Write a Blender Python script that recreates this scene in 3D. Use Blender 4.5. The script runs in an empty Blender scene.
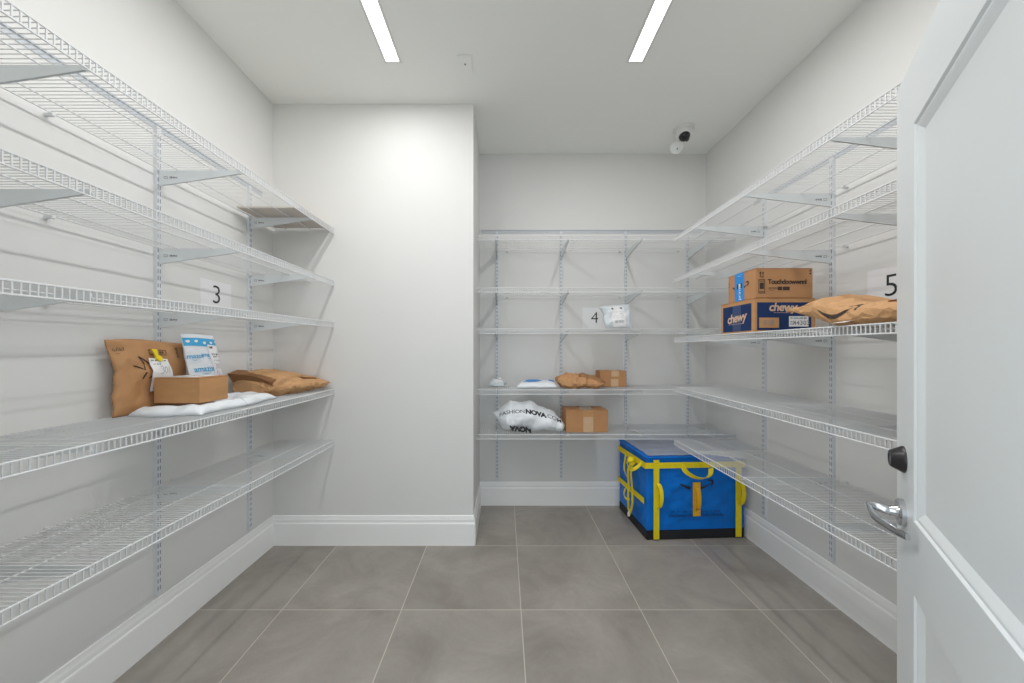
import bpy, bmesh, math, random
from mathutils import Vector, Matrix, noise
V = Vector
C = bpy.context.scene.collection
random.seed(7)
CAMZ = 1.325

# ------------------------------------------------------------------ materials
def mat(name, col, rough=0.5, metal=0.0, var=0.0, vscale=8.0, bump=0.0, bscale=60.0, spec=0.5, emit=None, alpha=None, vor=0.0, vorscale=20.0, transm=0.0, stretch=None):
    m = bpy.data.materials.new(name); m.use_nodes = True
    nt = m.node_tree; b = nt.nodes['Principled BSDF']
    b.inputs['Roughness'].default_value = rough
    b.inputs['Metallic'].default_value = metal
    b.inputs['Specular IOR Level'].default_value = spec
    b.inputs['Base Color'].default_value = (*col, 1)
    if transm: b.inputs['Transmission Weight'].default_value = transm
    if alpha is not None: b.inputs['Alpha'].default_value = alpha
    if emit:
        b.inputs['Emission Color'].default_value = (*emit[0], 1); b.inputs['Emission Strength'].default_value = emit[1]
    tc = nt.nodes.new('ShaderNodeTexCoord')
    src = tc.outputs['Object']
    if stretch:
        mp = nt.nodes.new('ShaderNodeMapping'); mp.inputs['Scale'].default_value = stretch
        nt.links.new(src, mp.inputs['Vector']); src = mp.outputs['Vector']
    n = nt.nodes.new('ShaderNodeTexNoise'); n.inputs['Scale'].default_value = vscale; n.inputs['Detail'].default_value = 5
    nt.links.new(src, n.inputs['Vector'])
    r = nt.nodes.new('ShaderNodeMapRange'); r.inputs['From Min'].default_value = .25; r.inputs['From Max'].default_value = .75
    r.inputs['To Min'].default_value = 1 - var; r.inputs['To Max'].default_value = 1 + var
    nt.links.new(n.outputs['Fac'], r.inputs['Value'])
    mx = nt.nodes.new('ShaderNodeVectorMath'); mx.operation = 'SCALE'; mx.inputs[0].default_value = col
    nt.links.new(r.outputs['Result'], mx.inputs['Scale'])
    nt.links.new(mx.outputs['Vector'], b.inputs['Base Color'])
    prev = None
    if bump:
        n2 = nt.nodes.new('ShaderNodeTexNoise'); n2.inputs['Scale'].default_value = bscale; n2.inputs['Detail'].default_value = 6
        nt.links.new(src, n2.inputs['Vector'])
        bp = nt.nodes.new('ShaderNodeBump'); bp.inputs['Strength'].default_value = bump; bp.inputs['Distance'].default_value = .01
        nt.links.new(n2.outputs['Fac'], bp.inputs['Height']); prev = bp
        nt.links.new(bp.outputs['Normal'], b.inputs['Normal'])
    if vor:
        vo = nt.nodes.new('ShaderNodeTexVoronoi'); vo.feature = 'DISTANCE_TO_EDGE'; vo.inputs['Scale'].default_value = vorscale
        nt.links.new(src, vo.inputs['Vector'])
        bp = nt.nodes.new('ShaderNodeBump'); bp.inputs['Strength'].default_value = vor; bp.inputs['Distance'].default_value = .01
        nt.links.new(vo.outputs['Distance'], bp.inputs['Height'])
        if prev: nt.links.new(prev.outputs['Normal'], bp.inputs['Normal'])
        nt.links.new(bp.outputs['Normal'], b.inputs['Normal'])
    return m

M = dict(
    wall=mat('wall_paint', (.715, .712, .698), .75, var=.012, vscale=3, bump=.02, bscale=300),
    ceil=mat('ceiling_paint', (.85, .86, .835), .85, var=.01, vscale=2),
    trim=mat('trim_paint', (.89, .89, .88), .4, var=.01, vscale=4),
    door=mat('door_paint', (.73, .76, .765), .38, var=.012, vscale=5, bump=.01, bscale=60),
    wire=mat('white_wire_coating', (.70, .71, .715), .35, var=.01),
    brkt=mat('bracket_enamel', (.70, .735, .745), .38, var=.015),
    stand=mat('standard_enamel', (.68, .70, .73), .38, var=.02),
    slot=mat('slot_dark', (.17, .18, .21), .8),
    rail=mat('hang_rail_metal', (.52, .55, .59), .45, metal=.0, var=.02),
    kraft=mat('kraft_cardboard', (.51, .270, .115), .8, var=.07, vscale=14, bump=.05, bscale=160, stretch=(1, 1, 3)),
    kraft2=mat('brown_cardboard', (.47, .238, .105), .8, var=.07, vscale=14, bump=.05, bscale=160),
    paper=mat('kraft_paper', (.51, .285, .13), .72, var=.09, vscale=18, bump=.12, bscale=70, vor=.22, vorscale=16),
    paper2=mat('kraft_paper_padded', (.46, .24, .105), .72, var=.07, vscale=18, bump=.10, bscale=60, vor=.12, vorscale=12),
    poly=mat('white_poly_mailer', (.74, .77, .80), .38, var=.03, vscale=20, bump=.10, bscale=40, vor=.15, vorscale=14),
    polyg=mat('grey_poly_mailer', (.62, .67, .70), .35, var=.05, vscale=20, bump=.15, bscale=40, vor=.25, vorscale=18),
    white=mat('label_paper', (.80, .80, .80), .6, var=.01),
    card=mat('sign_card', (.80, .80, .81), .5, var=.005),
    black=mat('black_ink', (.016, .016, .02), .6),
    ink2=mat('brown_black_ink', (.045, .028, .02), .7),
    grey=mat('grey_ink', (.22, .23, .25), .7),
    tape=mat('paper_tape', (.60, .40, .24), .55, var=.04, vscale=20),
    cleart=mat('clear_tape', (.42, .30, .20), .25, var=.03),
    bluet=mat('blue_tape', (.02, .25, .66), .35, var=.03),
    blueprint=mat('light_blue_print', (.05, .38, .68), .5, var=.05),
    navy=mat('navy_print', (.010, .032, .115), .6, spec=.25, var=.08, vscale=12),
    peach=mat('peach_print', (.66, .45, .32), .6),
    purple=mat('purple_ink', (.32, .14, .36), .6),
    bag=mat('blue_woven_plastic', (.0015, .165, .62), .45, spec=.25, var=.14, vscale=9, bump=.35, bscale=20, vor=.25, vorscale=8),
    strap=mat('yellow_webbing', (.82, .66, .006), .6, var=.06, vscale=40, bump=.15, bscale=300),
    orange=mat('orange_webbing', (.78, .42, .015), .6, var=.06, vscale=40, bump=.15, bscale=300),
    bbase=mat('black_fabric', (.010, .011, .014), .7, var=.1, bump=.1),
    lid=mat('grey_lid_fabric', (.64, .69, .76), .55, var=.06, bump=.1, bscale=30),
    chrome=mat('brushed_chrome', (.60, .61, .63), .2, metal=1.0, var=.03, vscale=80),
    dark=mat('dark_bronze', (.035, .033, .034), .3, metal=.4),
    camw=mat('camera_plastic', (.72, .72, .71), .35),
    lens=mat('camera_dome_black', (.012, .013, .016), .1),
    diff=mat('light_diffuser', (.9, .9, .9), .5, emit=((1.0, .985, .965), 1.5)),
    yclip=mat('yellow_plastic', (.80, .62, .01), .4),
)

# tile floor
def floor_mat():
    m = bpy.data.materials.new('porcelain_tile'); m.use_nodes = True
    nt = m.node_tree; b = nt.nodes['Principled BSDF']; L = nt.links.new
    tc = nt.nodes.new('ShaderNodeTexCoord')
    mp = nt.nodes.new('ShaderNodeMapping'); mp.inputs['Location'].default_value = (-.0865, -2.471, 0)
    L(tc.outputs['Object'], mp.inputs['Vector'])
    sp = nt.nodes.new('ShaderNodeSeparateXYZ'); L(mp.outputs['Vector'], sp.inputs[0])
    masks = []; cells = []
    for ax in ('X', 'Y'):
        d = nt.nodes.new('ShaderNodeMath'); d.operation = 'DIVIDE'; d.inputs[1].default_value = .6095; L(sp.outputs[ax], d.inputs[0])
        fl = nt.nodes.new('ShaderNodeMath'); fl.operation = 'FLOOR'; L(d.outputs[0], fl.inputs[0]); cells.append(fl)
        f = nt.nodes.new('ShaderNodeMath'); f.operation = 'FRACT'; L(d.outputs[0], f.inputs[0])
        s = nt.nodes.new('ShaderNodeMath'); s.operation = 'SUBTRACT'; s.inputs[1].default_value = .5; L(f.outputs[0], s.inputs[0])
        a = nt.nodes.new('ShaderNodeMath'); a.operation = 'ABSOLUTE'; L(s.outputs[0], a.inputs[0])
        g = nt.nodes.new('ShaderNodeMath'); g.operation = 'GREATER_THAN'; g.inputs[1].default_value = .5 - .0031; L(a.outputs[0], g.inputs[0])
        masks.append(g)
    mk_ = nt.nodes.new('ShaderNodeMath'); mk_.operation = 'MAXIMUM'; L(masks[0].outputs[0], mk_.inputs[0]); L(masks[1].outputs[0], mk_.inputs[1])
    cb = nt.nodes.new('ShaderNodeCombineXYZ'); L(cells[0].outputs[0], cb.inputs[0]); L(cells[1].outputs[0], cb.inputs[1])
    wn = nt.nodes.new('ShaderNodeTexWhiteNoise'); wn.noise_dimensions = '3D'; L(cb.outputs[0], wn.inputs['Vector'])
    off = nt.nodes.new('ShaderNodeVectorMath'); off.operation = 'MULTIPLY_ADD'
    L(wn.outputs['Color'], off.inputs[0]); off.inputs[1].default_value = (9, 9, 9); L(tc.outputs['Object'], off.inputs[2])
    n = nt.nodes.new('ShaderNodeTexNoise'); n.inputs['Scale'].default_value = 2.6; n.inputs['Detail'].default_value = 9; n.inputs['Roughness'].default_value = .62
    n.inputs['Distortion'].default_value = .6
    L(off.outputs[0], n.inputs['Vector'])
    cr = nt.nodes.new('ShaderNodeValToRGB'); cr.color_ramp.elements[0].position = .28; cr.color_ramp.elements[1].position = .74
    cr.color_ramp.elements[0].color = (.240, .217, .192, 1); cr.color_ramp.elements[1].color = (.395, .366, .332, 1)
    L(n.outputs['Fac'], cr.inputs[0])
    n3 = nt.nodes.new('ShaderNodeTexNoise'); n3.inputs['Scale'].default_value = 45; n3.inputs['Detail'].default_value = 4
    L(off.outputs[0], n3.inputs['Vector'])
    mr = nt.nodes.new('ShaderNodeMapRange'); mr.inputs['To Min'].default_value = .94; mr.inputs['To Max'].default_value = 1.06; L(n3.outputs['Fac'], mr.inputs[0])
    sc = nt.nodes.new('ShaderNodeVectorMath'); sc.operation = 'SCALE'; L(cr.outputs[0], sc.inputs[0]); L(mr.outputs[0], sc.inputs['Scale'])
    mx = nt.nodes.new('ShaderNodeMix'); mx.data_type = 'RGBA'; L(mk_.outputs[0], mx.inputs['Factor'])
    L(sc.outputs[0], mx.inputs['A']); mx.inputs['B'].default_value = (.58, .54, .48, 1)
    L(mx.outputs['Result'], b.inputs['Base Color'])
    b.inputs['Roughness'].default_value = .42; b.inputs['Specular IOR Level'].default_value = .35
    bp = nt.nodes.new('ShaderNodeBump'); bp.inputs['Strength'].default_value = .3; bp.inputs['Distance'].default_value = .002; bp.invert = True
    L(mk_.outputs[0], bp.inputs['Height']); L(bp.outputs['Normal'], b.inputs['Normal'])
    return m
M['floor'] = floor_mat()
M['diff'].cycles.emission_sampling = 'NONE'

# ------------------------------------------------------------------ helpers
def wloc(p):
    v = V((0, 0, 0))
    while p is not None: v = v + p.location; p = p.parent
    return v
def link(name, bm, m, parent=None, smooth=False, origin=None):
    me = bpy.data.meshes.new(name)
    o = V(origin) if origin is not None else wloc(parent)
    if o.length: bmesh.ops.translate(bm, verts=bm.verts, vec=-o)
    bmesh.ops.recalc_face_normals(bm, faces=bm.faces)
    bm.to_mesh(me); bm.free()
    for mm in (m if isinstance(m, (list, tuple)) else [m]): me.materials.append(mm)
    if smooth:
        for p in me.polygons: p.use_smooth = True
        if smooth != 'all':
            me.set_sharp_from_angle(angle=math.radians(40))
    ob = bpy.data.objects.new(name, me); C.objects.link(ob)
    if parent is not None: ob.parent = parent
    elif origin is not None: ob.location = o
    return ob
def tag(o, label, cat, group=None):
    o['label'] = label; o['category'] = cat
    if group: o['group'] = group
    return o
def thing(name, label, cat, loc, group=None):
    o = bpy.data.objects.new(name, None); C.objects.link(o); o.location = loc; o.empty_display_size = .05
    return tag(o, label, cat, group)
def struct(name, bm, m, parent=None, **k):
    o = link(name, bm, m, parent, **k)
    if parent is None: o['kind'] = 'structure'
    return o
def box(bm, a, b, mi=0):
    x0, y0, z0 = a; x1, y1, z1 = b
    vs = [bm.verts.new(p) for p in ((x0,y0,z0),(x1,y0,z0),(x1,y1,z0),(x0,y1,z0),(x0,y0,z1),(x1,y0,z1),(x1,y1,z1),(x0,y1,z1))]
    for f in ((0,3,2,1),(4,5,6,7),(0,1,5,4),(1,2,6,5),(2,3,7,6),(3,0,4,7)):
        fc = bm.faces.new([vs[i] for i in f]); fc.material_index = mi
def obox(bm, O, U, W, N, w, d, h, mi=0):
    """oriented box from corner O along U, W, N"""
    O, U, W, N = V(O), V(U), V(W), V(N); vs = []
    for (i, j, k) in ((0,0,0),(1,0,0),(1,1,0),(0,1,0),(0,0,1),(1,0,1),(1,1,1),(0,1,1)):
        vs.append(bm.verts.new(O + U*w*i + W*d*j + N*h*k))
    for f in ((0,3,2,1),(4,5,6,7),(0,1,5,4),(1,2,6,5),(2,3,7,6),(3,0,4,7)):
        fc = bm.faces.new([vs[i] for i in f]); fc.material_index = mi
def tube(bm, pts, r, n=6, closed=False):
    pts = [V(p) for p in pts]; rings = []
    rr = r if isinstance(r, (list, tuple)) else [r]*len(pts)
    ref = None
    for i, p in enumerate(pts):
        a = pts[max(0, i-1)]; b = pts[min(len(pts)-1, i+1)]
        t = (b - a).normalized()
        if ref is None: ref = V((0,0,1)) if abs(t.z) < .9 else V((1,0,0))
        u = t.cross(ref)
        if u.length < 1e-4: u = t.cross(V((.3,1,.2)))
        u.normalize(); w = u.cross(t).normalized(); ref = w
        k = 1.0
        if 0 < i < len(pts)-1:
            c = (pts[i]-pts[i-1]).normalized().dot((pts[i+1]-pts[i]).normalized())
            k = 1/max(.5, math.sqrt((1+c)/2))
        rings.append([bm.verts.new(p + (u*math.cos(2*math.pi*j/n + math.pi/n) + w*math.sin(2*math.pi*j/n + math.pi/n))*rr[i]*(k if n<=4 else 1)) for j in range(n)])
    for i in range(len(rings)-1):
        for j in range(n):
            bm.faces.new((rings[i][j], rings[i][(j+1)%n], rings[i+1][(j+1)%n], rings[i+1][j]))
    bm.faces.new(rings[0]); bm.faces.new(rings[-1])
def ribbon(bm, pts, wdir, width, th):
    """flat strap swept along pts; wdir = direction of its width"""
    pts = [V(p) for p in pts]; wd = V(wdir).normalized(); rings = []
    for i, p in enumerate(pts):
        a = pts[max(0, i-1)]; b = pts[min(len(pts)-1, i+1)]
        t = (b-a).normalized(); n = t.cross(wd).normalized()
        rings.append([bm.verts.new(p + wd*sx*width/2 + n*sn*th/2) for sx, sn in ((-1,-1),(1,-1),(1,1),(-1,1))])
    for i in range(len(rings)-1):
        for j in range(4):
            bm.faces.new((rings[i][j], rings[i][(j+1)%4], rings[i+1][(j+1)%4], rings[i+1][j]))
    bm.faces.new(rings[0]); bm.faces.new(rings[-1])
def lathe(bm, P, axis, prof, n=32, mi=0):
    """prof list of (distance along axis, radius)"""
    P = V(P); ax = V(axis).normalized(); u = ax.orthogonal().normalized(); w = ax.cross(u)
    rings = []
    for d, r in prof:
        if r < 1e-6: rings.append([bm.verts.new(P + ax*d)])
        else: rings.append([bm.verts.new(P + ax*d + (u*math.cos(2*math.pi*j/n)+w*math.sin(2*math.pi*j/n))*r) for j in range(n)])
    for a, b in zip(rings, rings[1:]):
        for j in range(n):
            q = [a[j % len(a)], a[(j+1) % len(a)], b[(j+1) % len(b)], b[j % len(b)]]
            s = []
            for v in q:
                if v not in s: s.append(v)
            if len(s) >= 3: bm.faces.new(s).material_index = mi
    for rr in (rings[0], rings[-1]):
        if len(rr) > 2: bm.faces.new(rr).material_index = mi
def interp(tab, s):
    if s <= tab[0][0]: return tab[0][1]
    for (a, va), (b, vb) in zip(tab, tab[1:]):
        if s <= b:
            t = (s-a)/(b-a); t = t*t*(3-2*t)*.5 + t*.5
            return va + (vb-va)*t
    return tab[-1][1]
def crease(p, seed, sc):
    q = V(p)*sc + V((seed*3.1, seed*1.7, seed*.9))
    d, _ = noise.voronoi(q)
    a = d[1]-d[0]
    r = 1-abs(noise.noise(q*.9+V((5,2,1))))*2.2
    return (min(a, .5)-.25)*.9 + (r-.5)*.6 + noise.noise(q*2.3)*.25

# ---------- flat marks: 2-D shapes mapped onto surfaces
_tc = {}
def text2d(s, size=1.0, shear=0.0, off=0.0, space=1.0, align='CENTER', bold=0.0):
    cu = bpy.data.curves.new('t', 'FONT'); cu.body = s; cu.size = size; cu.shear = shear; cu.offset = off+bold
    cu.space_character = space; cu.align_x = align; cu.align_y = 'CENTER'; cu.resolution_u = 4; cu.fill_mode = 'FRONT'
    ob = bpy.data.objects.new('t', cu); C.objects.link(ob)
    dg = bpy.context.evaluated_depsgraph_get(); dg.update()
    me = bpy.data.meshes.new_from_object(ob.evaluated_get(dg))
    vs = [(v.co.x, v.co.y) for v in me.vertices]; fs = [tuple(p.vertices) for p in me.polygons]
    bpy.data.objects.remove(ob); bpy.data.curves.remove(cu); bpy.data.meshes.remove(me)
    return vs, fs
def rect2d(x0, y0, x1, y1): return [(x0,y0),(x1,y0),(x1,y1),(x0,y1)], [(0,1,2,3)]
def frame2d(x0, y0, x1, y1, t):
    vs, fs = [], []
    for r in (rect2d(x0,y0,x1,y0+t), rect2d(x0,y1-t,x1,y1), rect2d(x0,y0+t,x0+t,y1-t), rect2d(x1-t,y0+t,x1,y1-t)):
        k = len(vs); vs += r[0]; fs += [tuple(i+k for i in f) for f in r[1]]
    return vs, fs
def stroke2d(pts, w):
    vs, fs = [], []
    n = len(pts)
    ws = w if isinstance(w, (list, tuple)) else [w]*n
    for i, p in enumerate(pts):
        a = pts[max(0,i-1)]; b = pts[min(n-1,i+1)]
        tx, ty = b[0]-a[0], b[1]-a[1]; l = math.hypot(tx, ty) or 1; nx, ny = -ty/l, tx/l
        vs += [(p[0]+nx*ws[i]/2, p[1]+ny*ws[i]/2), (p[0]-nx*ws[i]/2, p[1]-ny*ws[i]/2)]
    for i in range(n-1): fs.append((2*i, 2*i+1, 2*i+3, 2*i+2))
    return vs, fs
def join2d(*sh):
    vs, fs = [], []
    for v, f in sh:
        k = len(vs); vs += v; fs += [tuple(i+k for i in q) for q in f]
    return vs, fs
def move2d(sh, dx=0, dy=0, s=1, rot=0):
    c, n = math.cos(rot), math.sin(rot)
    return [((x*c-y*n)*s+dx, (x*n+y*c)*s+dy) for x, y in sh[0]], sh[1]
def smile2d(w, gap=None, k=1.0):
    """curved arrow: a band thick in the middle, with a bent arrow head at the right"""
    N = 24; pts = []; ws = []
    for i in range(N+1):
        t = i/N; x = (t-.5)*w; y = -w*.16*(1-(2*t-1)**2)
        pts.append((x, y)); ws.append(w*(.012+.06*math.sin(math.pi*min(1, t*1.06+.02))**.8 if t < .97 else w*.01/w))
    ws = [q*k for q in ws]; parts = []
    if gap:
        cut = [i for i, p in enumerate(pts) if p[0] < -gap]
        cut2 = [i for i, p in enumerate(pts) if p[0] > gap]
        parts.append(stroke2d([pts[i] for i in cut], [ws[i] for i in cut])); parts.append(stroke2d([pts[i] for i in cut2], [ws[i] for i in cut2]))
    else: parts.append(stroke2d(pts, ws))
    parts.append(stroke2d([(w*.36, w*.075), (w*.46, w*.10), (w*.545, w*.075), (w*.535, -.01*w), (w*.50, -w*.09)], [w*q*k for q in (.012, .03, .045, .035, .012)]))
    return join2d(*parts)
def smalltext2d(x0, x1, y, h, seed=1, density=.7):
    """illegibly small lettering: a row of tiny strokes"""
    rnd = random.Random(seed); x = x0; parts = []
    while x < x1:
        w = h*rnd.uniform(.15, .5)
        if rnd.random() < density: parts.append(rect2d(x, y-h*rnd.uniform(.3,.5), min(x+w, x1), y+h*rnd.uniform(.3,.5)))
        x += w + h*rnd.uniform(.12, .3)
    return join2d(*parts)
def barcode2d(x0, x1, y0, y1, n=18, seed=2):
    rnd = random.Random(seed); parts = []; st = (x1-x0)/n
    for i in range(n): parts.append(rect2d(x0+i*st, y0, x0+i*st+st*rnd.uniform(.25,.75), y1))
    return join2d(*parts)
def decal(name, sh, mp, m, parent, seg=None, label=None):
    """link 2-D shapes through the mapping (x, y) -> point as one thin print on its surface"""
    bm = bmesh.new(); vs = [bm.verts.new((x, y, 0)) for x, y in sh[0]]
    for f in sh[1]:
        try: bm.faces.new([vs[i] for i in f])
        except ValueError: pass
    if seg:
        bmesh.ops.triangulate(bm, faces=bm.faces)
        for _ in range(6):
            es = [e for e in bm.edges if e.calc_length() > seg]
            if not es: break
            bmesh.ops.subdivide_edges(bm, edges=es, cuts=1); bmesh.ops.triangulate(bm, faces=[f for f in bm.faces if len(f.verts) > 3])
    for v in bm.verts: v.co = mp(v.co.x, v.co.y)
    o = link(name, bm, m, parent)
    if label: o['label'] = label
    return o
def plane_map(O, U, W, off=.0007):
    O, U, W = V(O), V(U).normalized(), V(W).normalized(); N = U.cross(W)
    return lambda x, y: O + U*x + W*y + N*off

# ------------------------------------------------------------------ room shell
XL, XR, YB, YC, XC, ZC = -1.573, 1.727, 3.12, 2.486, -.209, 3.0
YF0, YF1 = .11, .246           # front wall
bm = bmesh.new(); box(bm, (XL-.15, -1.4, -.1), (XR+.15, YB+.15, 0)); struct('floor', bm, M['floor'])
bm = bmesh.new(); box(bm, (XL-.15, YF0, ZC), (XR+.15, YB+.15, ZC+.1)); struct('ceiling', bm, M['ceil'])
bm = bmesh.new(); box(bm, (XL-.12, YF0, 0), (XL, YB+.12, ZC)); struct('wall_left', bm, M['wall'])
bm = bmesh.new(); box(bm, (XR, YF0, 0), (XR+.12, YB+.12, ZC)); struct('wall_right', bm, M['wall'])
bm = bmesh.new(); box(bm, (XC, YB, 0), (XR, YB+.12, ZC)); struct('wall_back', bm, M['wall'])
bm = bmesh.new(); box(bm, (XL, YC, 0), (XC, YB+.12, ZC)); struct('wall_middle', bm, M['wall'])
HX, HY = .4965, .246            # door hinge
OX0 = HX-.915
bm = bmesh.new()
box(bm, (XL, YF0, 0), (OX0, YF1, ZC)); box(bm, (HX+.012, YF0, 0), (XR, YF1, ZC)); box(bm, (OX0, YF0, 2.03), (HX+.012, YF1, ZC))
struct('wall_front', bm, M['wall'])

# baseboards, mitred
PROF = [(0,0),(.015,0),(.015,.144),(.0135,.150),(.0105,.154),(.0105,.172),(.008,.184),(.006,.196),(.003,.2),(0,.2)]
def baseboard(name, p, q, n, mp, mq):
    bm = bmesh.new(); rings = []
    for P, mt in ((p, mp), (q, mq)):
        rings.append([bm.verts.new((P[0]+(n[0]+mt[0])*d, P[1]+(n[1]+mt[1])*d, z)) for d, z in PROF])
    k = len(PROF)
    for j in range(k-1): bm.faces.new((rings[0][j], rings[0][j+1], rings[1][j+1], rings[1][j]))
    bm.faces.new(rings[0]); bm.faces.new(rings[1])
    return struct(name, bm, M['trim'])
baseboard('baseboard_left', (XL, YF1), (XL, YC), (1,0), (0,0), (0,-1))
baseboard('baseboard_middle', (XL, YC), (XC, YC), (0,-1), (1,0), (1,0))
baseboard('baseboard_side', (XC, YC), (XC, YB), (1,0), (0,-1), (0,-1))
baseboard('baseboard_back', (XC, YB), (XR, YB), (0,-1), (1,0), (-1,0))
baseboard('baseboard_right', (XR, YB), (XR, YF1), (-1,0), (0,-1), (0,0))

# ------------------------------------------------------------------ lights on the ceiling
LAMP = 25.8
def linear_light(x, label):
    y0, y1 = .62, 2.115
    t = thing('linear_ceiling_light', label, 'ceiling light', (x, (y0+y1)/2, ZC), 'recessed ceiling light strips')
    bm = bmesh.new(); w = .0375; tr = .012
    for a, b in (((x-w-tr, y0-tr), (x-w, y1+tr)), ((x+w, y0-tr), (x+w+tr, y1+tr)), ((x-w, y0-tr), (x+w, y0)), ((x-w, y1), (x+w, y1+tr))):
        box(bm, (a[0], a[1], ZC-.004), (b[0], b[1], ZC+.0))
    link('trim_flange', bm, M['camw'], t)
    bm = bmesh.new(); box(bm, (x-w, y0, ZC-.003), (x+w, y1, ZC-.0005)); link('diffuser', bm, M['diff'], t)
    la = bpy.data.lights.new('lamp', 'AREA'); la.shape = 'RECTANGLE'; la.size = w*2-.001; la.size_y = y1-y0-.002
    la.energy = LAMP*math.pi*la.size*la.size_y; la.color = (1.0, .993, .985)
    lo = bpy.data.objects.new('lamp', la); C.objects.link(lo); lo.parent = t; lo.location = (0, 0, -.0045)
linear_light(-.645, 'long narrow recessed ceiling light strip on the left, near the stepped-out wall')
linear_light(.762, 'long narrow recessed ceiling light strip on the right, towards the ceiling camera')

# security camera
t = thing('dome_camera', 'small white security camera with black lens ball on the ceiling', 'security camera', (1.36, 2.76, ZC))
bm = bmesh.new(); lathe(bm, (1.36, 2.76, ZC), (0,0,-1), [(0,.072),(.014,.072),(.020,.066),(.020,.058)], 40); link('mounting_base', bm, M['camw'], t, smooth=True)
bm = bmesh.new(); lathe(bm, (1.36, 2.76, ZC-.02), (-.02,-.10,-1), [(0,.058),(.02,.060),(.040,.058),(.052,.050),(.058,.04),(.058,.0)], 40); link('housing', bm, M['camw'], t, smooth=True)
bm = bmesh.new(); c = V((1.352, 2.735, ZC-.078)); lathe(bm, c, (-.12,-.25,-1), [(-.016,.0395),(-.004,.0395),(.006,.037),(.016,.030),(.023,.018),(.026,.008),(.027,0)], 36); ln = link('lens_ball', bm, M['lens'], t, smooth=True)
bm = bmesh.new(); lathe(bm, c, (.75,-.25,-1), [(.02,.013),(.038,.013),(.038,.010),(.036,0)], 24); link('camera_lens', bm, M['lens'], ln, smooth=True)
# round cover, hanging a little askew below the ceiling
t = thing('round_ceiling_cover', 'round white cover plate hanging askew from the ceiling beside the security camera', 'cover plate', (1.395, 2.965, ZC))
ax = V((-.45, -.80, -.42)).normalized(); cc = V((1.386, 2.93, ZC-.047))
bm = bmesh.new(); lathe(bm, cc, ax, [(-.010,.050),(.002,.050),(.005,.046),(.006,0)], 36); link('cover_disc', bm, M['trim'], t, smooth=True)
bm = bmesh.new(); tube(bm, [cc-ax*.006, cc+V((.004,.02,.025)), V((1.395,2.965,ZC))], .006, 8); link('mounting_stem', bm, M['camw'], t, smooth=True)
for dx, dz in ((.014, .018), (.006, -.012)):
    bm = bmesh.new(); lathe(bm, cc+ax*.0055+V((dx, 0, dz)), ax, [(0,.006),(.002,.006),(.002,0)], 12); link('screw', bm, M['grey'], t)
# square plate
t = thing('square_ceiling_plate', 'small white rectangular blank plate on the ceiling between the light strips', 'cover plate', (-.227, 2.13, ZC))
bm = bmesh.new(); box(bm, (-.270, 2.07, ZC-.006), (-.184, 2.19, ZC)); bmesh.ops.bevel(bm, geom=bm.edges[:], offset=.003, segments=2, affect='EDGES'); link('plate', bm, M['ceil'], t)
bm = bmesh.new(); box(bm, (-.262, 2.082, ZC-.0075), (-.192, 2.178, ZC-.005)); link('inner_panel', bm, M['ceil'], t)
bm = bmesh.new(); lathe(bm, (-.227, 2.13, ZC-.007), (0,0,-1), [(0,.006),(.003,.005),(.003,0)], 16); link('screw', bm, M['grey'], t)

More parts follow.
